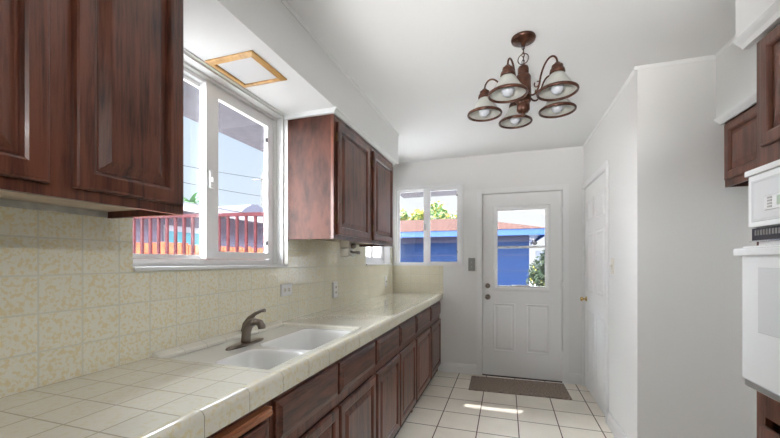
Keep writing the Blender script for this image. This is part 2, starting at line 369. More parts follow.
# baseboards
def baseboard(name, axis, a0, a1, c, s, label):
    p = [(c, 0), (c+s*.014, 0), (c+s*.014, .075), (c+s*.011, .085), (c+s*.009, .1), (c+s*.005, .11), (c, .11)]
    bm = BM(); extrude(bm, p, axis, a0, a1); struct(name, bm, 'trim', label, 'baseboard')
baseboard('baseboard_back_left', 'x', -.70, -.322, YF, -1, 'short white baseboard left of the back door')
baseboard('baseboard_back_right', 'x', .634, XR, YF, -1, 'short white baseboard right of the back door')
baseboard('baseboard_closet', 'y', YC, 3.20, XR, -1, 'white baseboard along the closet wall')
baseboard('baseboard_return', 'x', XR, XW, YC, -1, 'white baseboard of the grey-white wall')

# ================================================================== WINDOWS
def frame_x(x0, x1, y0, y1, z0, z1, t, bm=None):      # rectangular frame in the Y-Z plane
    bm = bm or BM()
    box(bm, x0, x1, y0, y1, z0, z0+t); box(bm, x0, x1, y0, y1, z1-t, z1); box(bm, x0, x1, y0, y0+t, z0+t, z1-t); box(bm, x0, x1, y1-t, y1, z0+t, z1-t); return bm
def frame_y(y0, y1, x0, x1, z0, z1, t, bm=None):
    bm = bm or BM()
    box(bm, x0, x1, y0, y1, z0, z0+t); box(bm, x0, x1, y0, y1, z1-t, z1); box(bm, x0, x0+t, y0, y1, z0+t, z1-t); box(bm, x1-t, x1, y0, y1, z0+t, z1-t); return bm
# window over the sink
w1 = thing('window_1', 'large white sliding window over the sink', 'window', (-1.43, 1.43, W1[2]), kind='structure')
bm = frame_x(-1.450, -1.405, W1[0]+.001, W1[1]-.001, W1[2]+.001, W1[3]-.001, .042); obj('window_frame', bm, 'vinyl', w1)
bm = BM()   # stepped track inside the frame
frame_x(-1.405, -1.385, W1[0]+.001, W1[1]-.001, W1[2]+.001, W1[3]-.001, .022, bm); frame_x(-1.385, -1.340, W1[0]+.001, W1[1]-.001, W1[2]+.001, W1[3]-.001, .010, bm); obj('window_casing', bm, 'trim', w1)
obj('window_sill', BX(-1.40, XL+.020, .966, 1.944, 1.251, 1.266, bev=.002), 'trim', w1)
sl = obj('sash', frame_x(-1.446, -1.428, .973, 1.42, 1.299, 2.16, .020), 'vinyl', w1); obj('glass_pane', BX(-1.438, -1.434, .99, 1.40, 1.318, 2.142), 'glass', sl)
sr_ = obj('sash', frame_x(-1.425, -1.398, 1.425, 1.903, 1.299, 2.16, .040), 'vinyl', w1); obj('glass_pane', BX(-1.413, -1.409, 1.464, 1.864, 1.338, 2.122), 'glass', sr_)
obj('meeting_rail', BX(-1.426, -1.385, 1.375, 1.426, 1.299, 2.162, bev=.002), 'vinyl', w1)
bm = BM(); box(bm, -1.385, -1.372, 1.388, 1.412, 1.645, 1.735, bev=.005); box(bm, -1.372, -1.362, 1.393, 1.407, 1.675, 1.70, bev=.003); obj('window_latch', bm, 'vinyl', w1)
for z in (1.385, 2.02): obj('sash_stop', BX(-1.409, -1.399, 1.850, 1.863, z, z+.028), 'blackp', w1)
# wood strip closing the jamb beside the far cabinet
# small window at the counter's far end
w2 = thing('window_2', 'small window at the far end of the counter', 'window', (-1.43, 3.68, W2[2]), kind='structure')
obj('window_frame', frame_x(-1.44, -1.40, W2[0]+.001, W2[1]-.001, W2[2]+.001, W2[3]-.001, .04), 'vinyl', w2)
obj('window_sill', BX(-1.40, XL+.022, W2[0]-.012, W2[1]+.012, 1.2505, 1.2615), 'trim', w2)
for a, b_ in ((3.345, 3.70), (3.70, 4.03)):
    s_ = obj('sash', frame_x(-1.43, -1.41, a, b_, 1.303, 2.06, .03), 'vinyl', w2); obj('glass_pane', BX(-1.422, -1.418, a+.03, b_-.03, 1.333, 2.03), 'frosted', s_)
bm = BM()
for y in (3.47, 3.585, 3.82, 3.92): box(bm, -1.45, -1.442, y-.008, y+.008, 1.30, 2.06)
obj('window_bars', bm, 'vinyl', w2)
# window on the end wall
w3 = thing('window_3', 'white sliding window on the end wall looking onto the blue house', 'window', (-.88, YF+.04, W3[2]), kind='structure')
obj('window_frame', frame_y(YF-.004, YF+.07, W3[0]+.001, W3[1]-.001, W3[2]+.001, W3[3]-.001, .020), 'vinyl', w3)
obj('window_casing', frame_y(YF-.012, YF-.0005, -1.302, -.470, 1.2365, 2.192, .024), 'trim', w3)
s_ = obj('sash', frame_y(YF+.028, YF+.048, -1.257, -.895, 1.258, 2.144, .018), 'vinyl', w3); obj('glass_pane', BX(-1.239, -.913, YF+.036, YF+.040, 1.276, 2.126), 'glass', s_)
s_ = obj('sash', frame_y(YF+.002, YF+.026, -.935, -.513, 1.258, 2.144, .026), 'vinyl', w3); obj('meeting_rail', BX(-.925, -.852, YF-.004, YF+.0015, 1.258, 2.144), 'vinyl', w3); obj('glass_pane', BX(-.909, -.539, YF+.012, YF+.016, 1.284, 2.118), 'glass', s_)
for z in (1.39, 2.045): obj('sash_stop', BX(-.548, -.532, YF-.006, YF+.0015, z, z+.016), 'blackp', w3)
obj('window_latch', BX(-.922, -.910, YF-.012, YF-.0045, 1.66, 1.73, bev=.002), 'graymetal', w3)

# ================================================================== DOORS
def panel6(parent, o, U, N, rects, mat):
    for u0, u1, v0, v1 in rects:
        bm = rings(Vector(o)+Vector(U)*u0+Vector((0, 0, v0)), U, (0, 0, 1), N, u1-u0, v1-v0, [(0, -.0005), (.004, .006), (.012, .006), (.02, .001), (.028, .001), (.045, .006)])
        obj('door_panel', bm, mat, parent)
d1 = thing('door_1', 'white back door with a half window and lower panels', 'door', (.156, YF, 0), kind='structure')
bm = BM()
GX0, GX1, GZ0, GZ1 = -.105, .415, 1.0, 1.865
yd0, yd1 = YF+.006, YF+.046
x0, x1 = D1[0]+.004, D1[1]-.004
box(bm, x0, x1, yd0, yd1, .012, GZ0); box(bm, x0, x1, yd0, yd1, GZ1, D1[3]-.005); box(bm, x0, GX0, yd0, yd1, GZ0, GZ1); box(bm, GX1, x1, yd0, yd1, GZ0, GZ1)
obj('door_slab', bm, 'door', d1)
bm = BM(); frame_y(YF-.014, YF-.0005, D1[0]-.060, D1[1]+.060, -.06, D1[3]+.058, .057, bm)
bmesh.ops.delete(bm, geom=[v for v in bm.verts if v.co.z < -.0601+.058 and False], context='VERTS')
bm.free(); bm = BM()
for a, b_ in ((D1[0]-.060, D1[0]-.004), (D1[1]+.004, D1[1]+.060)):
    box(bm, a, b_, YF-.012, YF-.0005, 0, D1[3]+.004); s = -.006; box(bm, a+.008, b_-.014, YF-.017, YF-.012, 0, D1[3]+.004)
box(bm, D1[0]-.060, D1[1]+.060, YF-.012, YF-.0005, D1[3]+.004, D1[3]+.060); box(bm, D1[0]-.052, D1[1]+.052, YF-.017, YF-.012, D1[3]+.018, D1[3]+.052)
obj('door_casing', bm, 'trim', d1)
bm = rings((GX0-.035, YF+.0055, GZ0-.038), (1, 0, 0), (0, 0, 1), (0, -1, 0), GX1-GX0+.07, GZ1-GZ0+.072, [(0, 0), (0, .006), (.006, .012), (.03, .012), (.037, .004), (.037, 0)], closed=True)
obj('window_surround', bm, 'trim', d1)
bm = frame_y(YF+.010, YF+.034, GX0+.001, GX1-.001, GZ0+.001, GZ1-.001, .014); box(bm, GX0+.015, GX1-.015, YF+.004, YF+.03, 1.432, 1.456); obj('glazing_bar', bm, 'vinyl', d1)
obj('glass_pane', BX(GX0+.014, GX1-.014, YF+.018, YF+.022, 1.456, GZ1-.014), 'glass', d1)
obj('glass_pane', BX(GX0+.014, GX1-.014, YF+.018, YF+.022, GZ0+.014, 1.432), 'glass', d1)
bm = BM(); box(bm, .06, .25, YF+.0, YF+.008, GZ0+.012, GZ0+.026); box(bm, .13, .17, YF-.004, YF, GZ0+.014, GZ0+.024); obj('sash_lift', bm, 'vinyl', d1)
obj('sash_rail', BX(GX0+.016, GX1-.016, YF+.002, YF+.010, GZ0+.006, GZ0+.012), 'graymetal', d1)
panel6(d1, (0, YF+.006, 0), (1, 0, 0), (0, -1, 0), [(-.135, .095, .28, .82), (.205, .445, .28, .82)], 'door')
def knob(parent, c, ax, r, L_, mat, name='door_knob'):
    bm = BM(); lathe(bm, c, [(0, 0), (r*1.15, 0), (r*1.15, .006), (r*.45, .012), (r*.4, L_*.5), (r*.85, L_*.65), (r, L_*.82), (r*.8, L_), (0, L_+.003)], 20, ax); return obj(name, bm, mat, parent)
knob(d1, (-.196, YF+.006, .885), (0, -1, 0), .026, .055, 'steel')
bm = BM(); lathe(bm, (-.196, YF+.006, 1.012), [(0, 0), (.027, 0), (.027, .010), (.022, .015), (0, .016)], 20, (0, -1, 0)); box(bm, -.200, -.192, YF-.022, YF-.009, .998, 1.026); obj('deadbolt', bm, 'steel', d1)
for z in (.29, 1.04, 1.83):
    bm = BM(); box(bm, .552, .578, YF-.019, YF-.0125+.018, z-.045, z+.045); lathe(bm, (.566, YF-.018, z-.048), [(0, 0), (.006, 0), (.006, .096), (0, .096)], 10); obj('hinge', bm, 'trim', d1)
obj('threshold', BX(D1[0]+.001, D1[1]-.001, YF-.008, YF+TH, .0005, .011), 'slot', d1)
bm = BM(); ys0, ys1 = yd1+.001, yd1+.02
box(bm, D1[0]+.0005, D1[0]+.018, ys0, ys1, 0, D1[3]-.0005); box(bm, D1[1]-.018, D1[1]-.0005, ys0, ys1, 0, D1[3]-.0005); box(bm, D1[0]+.018, D1[1]-.018, ys0, ys1, D1[3]-.018, D1[3]-.0005); obj('door_stop', bm, 'trim', d1)
# closet door
d2 = thing('door_2', 'white six-panel closet door on the right', 'door', (XR, 3.70, 0), kind='structure')
obj('door_slab', BX(XR+.006, XR+.040, D2[0]+.005, D2[1]-.005, .012, D2[3]-.005), 'door', d2)
bm = BM()
for a, b_ in ((D2[0]-.052, D2[0]-.001), (D2[1]+.001, YF-.001)): box(bm, XR-.012, XR-.0005, a, b_, 0, D2[3]); box(bm, XR-.016, XR-.012, a+.008, b_-.012 if b_ > 4 else b_-.012, 0, D2[3])
box(bm, XR-.012, XR-.0005, D2[0]-.052, YF-.001, D2[3], D2[3]+.052); box(bm, XR-.016, XR-.012, D2[0]-.044, YF-.001, D2[3]+.012, D2[3]+.044); obj('door_casing', bm, 'trim', d2)
ys = [(.11, .385), (.49, .765)]; rc = []
for a, b_ in ys: rc += [(a, b_, 1.68, 1.90), (a, b_, .98, 1.57), (a, b_, .17, .80)]
panel6(d2, (XR+.006, D2[0], 0), (0, 1, 0), (-1, 0, 0), rc, 'door')
knob(d2, (XR+.006, 4.065, .905), (-1, 0, 0), .023, .055, 'brass')
for z in (.29, 1.80):
    bm = BM(); box(bm, XR-.018, XR+.006, D2[0]-.010, D2[0]+.012, z-.045, z+.045); lathe(bm, (XR-.018, D2[0]+.001, z-.048), [(0, 0), (.006, 0), (.006, .096), (0, .096)], 10); obj('hinge', bm, 'trim', d2)

# ================================================================== CABINET PARTS
def cab_door(parent, o, U, N, wd, ht, mat='cherry', t=.019, fw=.052, name='door', hinge=None):
    o = Vector(o)
    fr = obj(name, rings(o, U, (0, 0, 1), N, wd, ht, [(0, .001), (.0, t-.007), (.003, t-.002), (.008, t), (fw-.012, t), (fw-.006, t-.003), (fw-.002, t-.009), (fw, .001)], closed=True), mat, parent)
    obj('raised_panel', rings(o+Vector(U)*fw+Vector((0, 0, fw)), U, (0, 0, 1), N, wd-2*fw, ht-2*fw, [(0, .002), (0, t-.014), (.006, t-.013), (.030, t-.002), (.034, t-.001)]), mat, fr)
    if hinge is not None:
        for z in (.07, ht-.12):
            u = Vector(U)*(-.007 if hinge == 0 else wd+.001)
            obj('hinge', bx_(o+u, U, (0, 0, 1), N, 0, .006, z, z+.05, .0, .012), 'steel' if False else 'brass_dark', fr)
    return fr
M['brass_dark'] = plain('aged_brass', (.20, .12, .05), .35, metal=.8)
def drawer(parent, o, U, N, wd, ht, mat='cherry_h', t=.019, name='drawer'):
    return obj(name, rings(o, U, (0, 0, 1), N, wd, ht, [(0, .001), (0, t-.010), (.004, t-.007), (.010, t-.006), (.026, t), (.03, t)]), mat, parent)

# ---- base cabinets
XB = -.742   # face-frame plane
def base_unit(label, y0, y1, fronts, board=None, kick_z=.10):
    u = thing('base_cabinet', label, 'cabinet', ((XL+XB)/2, (y0+y1)/2, 0), 'lower cabinets under the tiled counter')
    bm = BM(); yy0, yy1 = y0+.0008, y1-.0008
    # open-topped carcass so that the sink can hang inside
    box(bm, XL+.010, XB-.02, yy0, yy0+.016, .0005, .835); box(bm, XL+.010, XB-.02, yy1-.016, yy1, .0005, .835)
    box(bm, XL+.010, XL+.016, yy0+.016, yy1-.016, .0005, .835); box(bm, XL+.016, XB-.02, yy0+.016, yy1-.016, kick_z, kick_z+.015)
    obj('carcass', bm, 'cherry', u)
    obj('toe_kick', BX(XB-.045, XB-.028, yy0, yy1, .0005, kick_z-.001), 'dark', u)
    bm = BM()  # face frame
    ft = .018
    box(bm, XB-ft, XB, yy0, yy1, .800, .846); box(bm, XB-ft, XB, yy0, yy1, kick_z-.02, kick_z+.02)
    ed = sorted({yy0, yy1} | {f[0] for f in fronts} | {f[1] for f in fronts})
    box(bm, XB-ft, XB, yy0, yy1, .625, .665)
    cuts = [yy0]+[v for f in fronts for v in f]+[yy1]
    for a, b_ in zip(cuts[0::2], cuts[1::2]):
        a2 = max(yy0, a-.015); b2 = min(yy1, b_+.015)
        for z0, z1 in ((kick_z+.02, .625), (.665, .800)): box(bm, XB-ft, XB, a2, b2, z0, z1)
    obj('face_frame', bm, 'cherry', u)
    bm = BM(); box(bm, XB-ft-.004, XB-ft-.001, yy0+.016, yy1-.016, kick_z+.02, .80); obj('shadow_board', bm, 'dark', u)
    for k, (a, b_) in enumerate(fronts):
        top = .817 if board is None else .770
        drawer(u, (XB, a, .672), (0, 1, 0), (1, 0, 0), b_-a, top-.672)
        cab_door(u, (XB, a, .092), (0, 1, 0), (1, 0, 0), b_-a, .528)
    if board:
        bm = BX(XB-.30, XB+.034, board[0], board[1], .792, .820); 
        es = [e for e in bm.edges if all(abs(v.co.x-(XB+.034)) < 1e-5 for v in e.verts)]
        bmesh.ops.bevel(bm, geom=es, offset=.009, segments=3, affect='EDGES'); obj('cutting_board', bm, 'board', u, 'lighter brown pull-out board above the drawer')
    return u
base_unit('dark cherry base cabinet with pull-out cutting board, nearest the camera', .02, .997, [(.04, .49), (.52, .975)], board=(.43, .978))
base_unit('dark cherry base cabinet directly under the sink', .998, 1.983, [(1.020, 1.480), (1.501, 1.968)])
base_unit('dark cherry base cabinet next past the sink', 1.984, 2.961, [(1.998, 2.462), (2.486, 2.944)])
base_unit('dark cherry base cabinet at the far end by the wall', 2.962, YF-.003, [(2.983, 3.548), (3.606, 4.150)])

# ---- countertop
ct = thing('countertop', 'cream tiled countertop running along the left wall', 'countertop', (-1.03, 1.6, .85))
SY0, SY1, SX0, SX1 = 1.040, 1.850, -1.288, -.778     # sink cut-out
CT = .914; XE = -.735
bm = BM()
box(bm, XL+.009, XE, .0, SY0, .848, CT); box(bm, XL+.009, XE, SY1, YF-.009, .848, CT)
box(bm, SX1, XE, SY0, SY1, .848, CT); box(bm, XL+.009, SX0, SY0, SY1, .848, CT)
obj('tile_top', bm, 'ctile', ct)
bm = BM()   # rounded V-cap edge tiles, one after the other
prof = [(XE+.0005, .918), (XE-.012, .9175)]; 
prof = [(XE-.010, CT+.0002), (XE-.004, CT+.004), (XE+.008, CT+.0052)]
for k in range(7):
    a = PI/2-k*PI/12; prof.append((XE+.013+.017*math.cos(a), CT-.0125+.0177*math.sin(a)))
prof += [(XE+.030, .852), (XE+.026, .848), (XE+.0005, .848), (XE+.0005, CT+.0002)]
y = .695-.163*4-.0
while y < YF-.02:
    extrude(bm, prof, 'y', max(y+.0015, .0), min(y+.163-.0015, YF-.010)); y += .163
obj('edge_trim', bm, 'edge', ct)
bm = BM(); extrude(bm, [(p[0]-.0012 if p[0] > XE else p[0], p[1]-.0012) for p in prof if p[0] > XE-.001], 'y', .043, YF-.011); obj('grout', bm, plain('edge_grout', (.30, .26, .20), .9), ct)
# rounded tile trim around the sink opening
def quarter(bm, y0, y1, x, s, r=.014, z=CT):
    p = [(x, z-.012), (x, z+.001)]+[(x+s*r*math.sin(k*PI/10), z-.010+.012*math.cos(k*PI/10)) for k in range(6)]+[(x+s*r, z-.012)]
    extrude(bm, p, 'y', y0, y1)
bm = BM()
y = SY0
while y < SY1-.01:
    y2 = min(y+.1165, SY1); extrude(bm, [(XL+.009, CT-.001), (XL+.009, CT+.016), (XL+.016, CT+.015), (SX0+.006, CT+.004), (SX0+.012, CT-.004), (SX0+.012, CT-.014), (SX0+.0002, CT-.014), (SX0+.0002, CT-.001)], 'y', y+.001, y2-.001); y = y2
xx = SX0+.013
while xx < SX1-.01:
    x2 = min(xx+.1165, SX1-.002); extrude(bm, [(SY1+.03, CT+.0003), (SY1+.026, CT+.004), (SY1-.004, CT+.004), (SY1-.012, CT-.002), (SY1-.014, CT-.016), (SY1-.0003, CT-.016), (SY1-.0003, CT+.0003)], 'x', xx+.001, x2-.001); xx = x2
obj('sink_edge_trim', bm, 'edge_plain', ct) if 'edge_plain' in M else obj('sink_edge_trim', bm, plain('trim_tile', (.80, .78, .69), .12, coat=.4), ct)

# ---- sink
sk = thing('sink', 'white double-bowl kitchen sink set into the tile', 'sink', (-1.04, 1.45, .75))
ZR = .898
bowls = [(-1.075, -.795, 1.075, 1.335), (-1.105, -.795, 1.375, 1.825)]
bm = BM()
e = .0012
xs = [SX0+e, bowls[1][0], bowls[0][0], bowls[0][1], SX1-e]; ysb = [SY0+e, bowls[0][2], bowls[0][3], bowls[1][2], bowls[1][3], SY1-e]
def rrect(x0, x1, y0, y1, r, z, n=6):
    pts = []
    for cx, cy, a0 in ((x1-r, y1-r, 0), (x0+r, y1-r, PI/2), (x0+r, y0+r, PI), (x1-r, y0+r, 1.5*PI)):
        for k in range(n+1):
            a = a0+k*PI/2/n; pts.append((cx+r*math.cos(a), cy+r*math.sin(a), z))
    return pts
def loopv(bm, pts): return [bm.verts.new(p) for p in pts]
# deck: two cells, each an outer rectangle bridged to the rounded bowl mouth, then the bowl itself
def bowl_cell(bm, X0, X1, Y0, Y1, b_, depth):
    x0, x1, y0, y1 = b_; n = 6; r = .05
    mouth = rrect(x0, x1, y0, y1, r, ZR, n)
    # outer points radially matched on rectangle
    out = []
    for i, p in enumerate(mouth):
        q = i//(n+1); k = i % (n+1)
        cx, cy = ((X1, Y1), (X0, Y1), (X0, Y0), (X1, Y0))[q]
        px, py = p[0], p[1]
        if k == n/2: out.append((cx, cy, ZR))
        elif q == 0: out.append((X1, py, ZR) if k < n/2 else (px, Y1, ZR))
        elif q == 1: out.append((px, Y1, ZR) if k < n/2 else (X0, py, ZR))
        elif q == 2: out.append((X0, py, ZR) if k < n/2 else (px, Y0, ZR))
        else: out.append((px, Y0, ZR) if k < n/2 else (X1, py, ZR))
    prof = [(0, 0), (.003, -.001), (.006, -.005), (.010, -.014), (.018, -depth*.6), (.026, -depth*.88), (.045, -depth*.98), (.07, -depth)]
    L_ = [loopv(bm, out)]
    for ins, dz in prof:
        L_.append(loopv(bm, rrect(x0+ins, x1-ins, y0+ins, y1-ins, max(r-ins*.4, .02), ZR+dz, n)))
    N_ = len(mouth)
    for A, B in zip(L_, L_[1:]):
        for i in range(N_):
            f = bm.faces.new((A[i], A[(i+1) % N_], B[(i+1) % N_], B[i])); f.smooth = A is not L_[0]
    bm.faces.new(L_[-1])
ym = (bowls[0][3]+bowls[1][2])/2
bowl_cell(bm, SX0+e, SX1-e, SY0+e, ym, bowls[0], .16)
obj('small_bowl', bm, 'sinkm', sk)
bm = BM(); bowl_cell(bm, SX0+e, SX1-e, ym, SY1-e, bowls[1], .20)
obj('large_bowl', bm, 'sinkm', sk)
for cx, cy, dz in ((-.935, 1.205, .16), (-.95, 1.6, .20)):
    bm = BM(); lathe(bm, (cx, cy, ZR-dz+.0005), [(0, .001), (.018, .001), (.034, .003), (.042, .001), (.042, 0), (0, 0)], 24); obj('drain', bm, 'chrome', sk)
bm = BM(); box(bm, SX0+e, SX1-e, SY0+e, SY1-e, ZR-.016, ZR-.0155)
bm.free()
# ---- faucet
fx, fy = -1.160, 1.385
fc = thing('faucet', 'bronze-tinted single-lever faucet standing on the sink deck', 'faucet', (fx, fy, ZR+.0005))
zb = ZR+.0006
bm = BM(); n = 32
pr = [(0, 1), (.004, 1), (.009, .93), (.012, .72)]
LL = []
for dz, sc in pr: LL.append([bm.verts.new((fx+.031*sc*math.cos(2*PI*k/n), fy+.125*sc*math.sin(2*PI*k/n), zb+dz)) for k in range(n)])
for A, B in zip(LL, LL[1:]):
    for k in range(n): f = bm.faces.new((A[k], A[(k+1) % n], B[(k+1) % n], B[k])); f.smooth = True
bm.faces.new(LL[-1]); bm.faces.new(LL[0][::-1]); obj('base_plate', bm, 'steel', fc)
bm = BM(); tube(bm, [(fx, fy, zb+.010), (fx, fy, zb+.03), (fx+.003, fy, zb+.06), (fx+.012, fy, zb+.085), (fx+.030, fy, zb+.105), (fx+.05, fy, zb+.113)], [.024, .021, .021, .022, .021, .017], 20); obj('body', bm, 'steel', fc)
bm = BM(); tube(bm, [(fx+.020, fy, zb+.093), (fx+.055, fy, zb+.109), (fx+.078, fy, zb+.104), (fx+.088, fy, zb+.088), (fx+.089, fy, zb+.078)], [.017, .0165, .017, .018, .016], 18); obj('spout', bm, 'steel', fc)
bm = BM(); tube(bm, [(fx-.010, fy, zb+.060), (fx+.002, fy, zb+.095), (fx+.022, fy, zb+.122), (fx+.052, fy, zb+.146), (fx+.085, fy, zb+.160), (fx+.105, fy, zb+.163)], [.016, .017, .013, .0085, .0075, .0085], 14); obj('lever_handle', bm, 'steel', fc)

# ================================================================== WALL CABINETS (left)
XU = -.973; TU = .019
def wall_cab(label, y0, y1, z0, doors, side_mat, ztop=SOF-.032, frame_mat='cherry', x_face=XU-TU, light_rail=True):
    u = thing('wall_cabinet', label, 'cabinet', ((XL+x_face)/2, (y0+y1)/2, z0))
    xf = x_face
    [obj('side_panel', BX(XL+.009, xf-.018, q, q+.016, z0, ztop), side_mat, u) for q in (y0, y1-.016)]
    obj('underside', BX(XL+.009, xf-.018, y0+.016, y1-.016, z0+.022, z0+.034), 'under', u, 'pale unstained bottom board')
    obj('top_panel', BX(XL+.009, xf-.018, y0+.016, y1-.016, ztop-.015, ztop), side_mat, u)
    bm = BM(); box(bm, xf-.018, xf, y0, y1, z0, z0+.045); box(bm, xf-.018, xf, y0, y1, ztop-.045, ztop)
    cuts = [y0]+[v for d in doors for v in d[:2]]+[y1]
    for a, b_ in zip(cuts[0::2], cuts[1::2]): box(bm, xf-.018, xf, max(y0, a-.018), min(y1, b_+.018), z0+.045, ztop-.045)
    obj('face_frame', bm, frame_mat, u)
    obj('shelf', BX(XL+.02, xf-.02, y0+.017, y1-.017, (z0+ztop)/2, (z0+ztop)/2+.015), 'dark', u)
    for a, b_, h in doors: cab_door(u, (xf, a, z0+.027), (0, 1, 0), (1, 0, 0), b_-a, ztop-z0-.062, 'cherry', hinge=h)
    return u
wc1 = wall_cab('dark cherry wall cabinet at upper left, cut by the frame', -.62, .892, 1.437, [(-.58, -.12, None), (-.07, .200, None), (.215, .530, None), (.578, .880, None)], 'cherry')
obj('mounting_rail', BX(XL+.009, XL+.022, -.60, .87, 1.4385, 1.458), plain('painted_rail', (.48, .47, .42), .7, var=.2, bscale=20), wc1)
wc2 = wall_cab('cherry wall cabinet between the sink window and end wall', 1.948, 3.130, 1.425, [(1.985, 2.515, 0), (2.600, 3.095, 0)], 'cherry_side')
for a, b_, nm in ((-.62, .892, 'trim_4'), (1.930, 3.150, 'trim_5')):
    p = [(XL+.0005, SOF-.0005), (XL+.0005, SOF-.031), (XU-.006, SOF-.031), (XU-.003, SOF-.024), (XU+.003, SOF-.012), (XU+.010, SOF-.007), (XU+.010, SOF-.0005)]
    bm = BM(); extrude(bm, p, 'y', a, b_); struct(nm, bm, 'trim', 'white moulding between wall cabinet and soffit', 'trim')
# narrow timber strip closing the window jamb
struct('trim_6', BX(XL+.0005, XL+.014, 1.9465, 1.9475+.0, 1.26, 2.18), 'trim', 'thin white edge strip beside the sink window', 'trim')

# ---- recessed light panel in the soffit
vp = thing('ceiling_light', 'square oak-framed light panel recessed over the sink window', 'light', (-1.185, 1.435, SOF))
bm = rings((-1.318, 1.300, SOF-.0005), (1, 0, 0), (0, 1, 0), (0, 0, -1), .262, .262, [(0, 0), (0, .005), (.004, .008), (.024, .013), (.030, .010), (.030, 0)], closed=True)
obj('wooden_frame', bm, 'oak', vp); obj('diffuser', BX(-1.287, -1.087, 1.331, 1.531, SOF-.0045, SOF-.001), 'diffuser', vp)

# ---- can opener under the far cabinet
cn = thing('can_opener', 'beige can opener mounted under the far wall cabinet', 'can opener', (-1.12, 2.42, 1.33))
yc_, xc_ = 2.42, -1.12
obj('motor_housing', BX(xc_-.045, xc_+.030, yc_-.03, yc_+.06, 1.385, 1.4465, bev=.005), 'almond', cn)
obj('lower_housing', BX(xc_-.045, xc_+.025, yc_-.03, yc_+.05, 1.320, 1.382, bev=.006), 'almond', cn, 'lower half of the opener')
bm = BM(); lathe(bm, (xc_+.030, yc_+.02, 1.402), [(0, 0), (.020, 0), (.022, .012), (.015, .03), (0, .031)], 20, (1, 0, 0)); obj('drive_wheel', bm, 'steel', cn)
bm = BM(); tube(bm, [(xc_+.025, yc_+.01, 1.36), (xc_+.05, yc_+.0, 1.352), (xc_+.075, yc_, 1.353), (xc_+.1, yc_-.005, 1.350)], [.010, .008, .009, .013], 12); obj('lever', bm, 'steel', cn)
bm = BM(); lathe(bm, (xc_+.025, yc_+.03, 1.340), [(0, 0), (.018, 0), (.018, .014), (.008, .02), (0, .02)], 18, (1, 0, 0)); lathe(bm, (xc_+.047, yc_+.012, 1.328), [(0, -.008), (.012, -.006), (.012, .006), (0, .008)], 14, (0, 0, 1)); obj('crank_knob', bm, 'plate', cn)

# ================================================================== OUTLETS AND SWITCHES
def plate_x(name, label, cat, yc, zc, wy, hz, mat='plate', horiz=False, x=XL+.008, s=1, kind='duplex', th=.006):
    u = thing(name, label, cat, (x, yc, zc-hz/2))
    o = (x+s*.0005, yc-wy/2, zc-hz/2)
    obj('cover_plate', rings(o, (0, 1, 0), (0, 0, 1), (s, 0, 0), wy, hz, [(0, 0), (0, th*.5), (.004, th)]), mat, u)
    if kind == 'duplex':
        for d in (-.021, .021):
            cy, cz = (yc+d, zc) if horiz else (yc, zc+d)
            a, b_ = (.012, .014) if horiz else (.014, .012)
            soc = obj('socket', BX(*sorted((x+s*(th-.001), x+s*(th+.003))), cy-a, cy+a, cz-b_, cz+b_), 'ivory', u)
            bm = BM()
            for q in (-.005, .005):
                if horiz: box(bm, *sorted((x+s*(th+.0025), x+s*(th+.004))), cy-.006, cy+.004, cz+q-.0016, cz+q+.0016)
                else: box(bm, *sorted((x+s*(th+.0025), x+s*(th+.004))), cy+q-.0016, cy+q+.0016, cz-.004, cz+.006)
            obj('slot', bm, 'slot', soc)
    else:
        obj('toggle', BX(*sorted((x+s*(th-.001), x+s*(th+.010))), yc-.005, yc+.005, zc-.010, zc+.012, bev=.0015), 'ivory', u)
    return u
plate_x('wall_outlet', 'horizontal white outlet on the backsplash, nearest the sink', 'outlet', 1.936, 1.108, .118, .075, horiz=True, th=.009)
plate_x('wall_outlet', 'upright white outlet on the backsplash under the can opener', 'outlet', 2.60, 1.058, .072, .125, th=.016)
plate_x('light_switch', 'white switch on the backsplash near the far corner', 'switch', 3.90, 1.055, .072, .118, kind='toggle')
plate_x('light_switch', 'white switch on the closet wall beside the closet door', 'switch', 3.10, 1.250, .072, .118, mat='ivory', x=XR, s=-1, kind='toggle')
sw = thing('wall_switch', 'grey metal switch plate between end window and back door', 'switch', (-.373, YF, 1.177))
obj('cover_plate', rings((-.410, YF-.0005, 1.177), (1, 0, 0), (0, 0, 1), (0, -1, 0), .074, .148, [(0, 0), (0, .012), (.004, .017)]), plain('grey_plate', (.27, .265, .25), .5), sw)
bm = BM()
for k in range(2): obj('toggle', BX(-.380, -.366, YF-.026, YF-.0165, 1.215+k*.05, 1.235+k*.05, bev=.002), 'graymetal', sw)

# ================================================================== RIGHT SIDE: tower, oven, small cabinet
XT = .930; YT = 1.768
tw = thing('oven_cabinet', 'tall reddish wooden cabinet housing the white wall oven', 'cabinet', ((XT+XW)/2, 1.43, 0))
Y0 = 1.02
bm = BM(); box(bm, XT+.02, XW-.001, YT-.018, YT, .0005, 2.138); box(bm, XT+.02, XW-.001, Y0, Y0+.018, .0005, 2.138); box(bm, XW-.012, XW-.001, Y0+.018, YT-.018, .0005, 2.138); box(bm, XT+.02, XW-.012, Y0+.018, YT-.018, .70, .72); box(bm, XT+.02, XW-.012, Y0+.018, YT-.018, 1.655, 1.675)
obj('carcass', bm, 'tower', tw)
bm = BM(); box(bm, XT, XT+.02, YT-.050, YT, .0005, 2.138); box(bm, XT, XT+.02, Y0, Y0+.05, .0005, 2.138)
for z0, z1 in ((1.635, 1.76), (2.09, 2.138), (.70, .80), (.0005, .09)): box(bm, XT, XT+.02, Y0+.05, YT-.05, z0, z1)
obj('face_frame', bm, 'tower', tw)
cab_door(tw, (XT, 1.40, 1.72), (0, 1, 0), (-1, 0, 0), .320, .405, 'tower'); cab_door(tw, (XT, 1.06, 1.72), (0, 1, 0), (-1, 0, 0), .330, .405, 'tower')
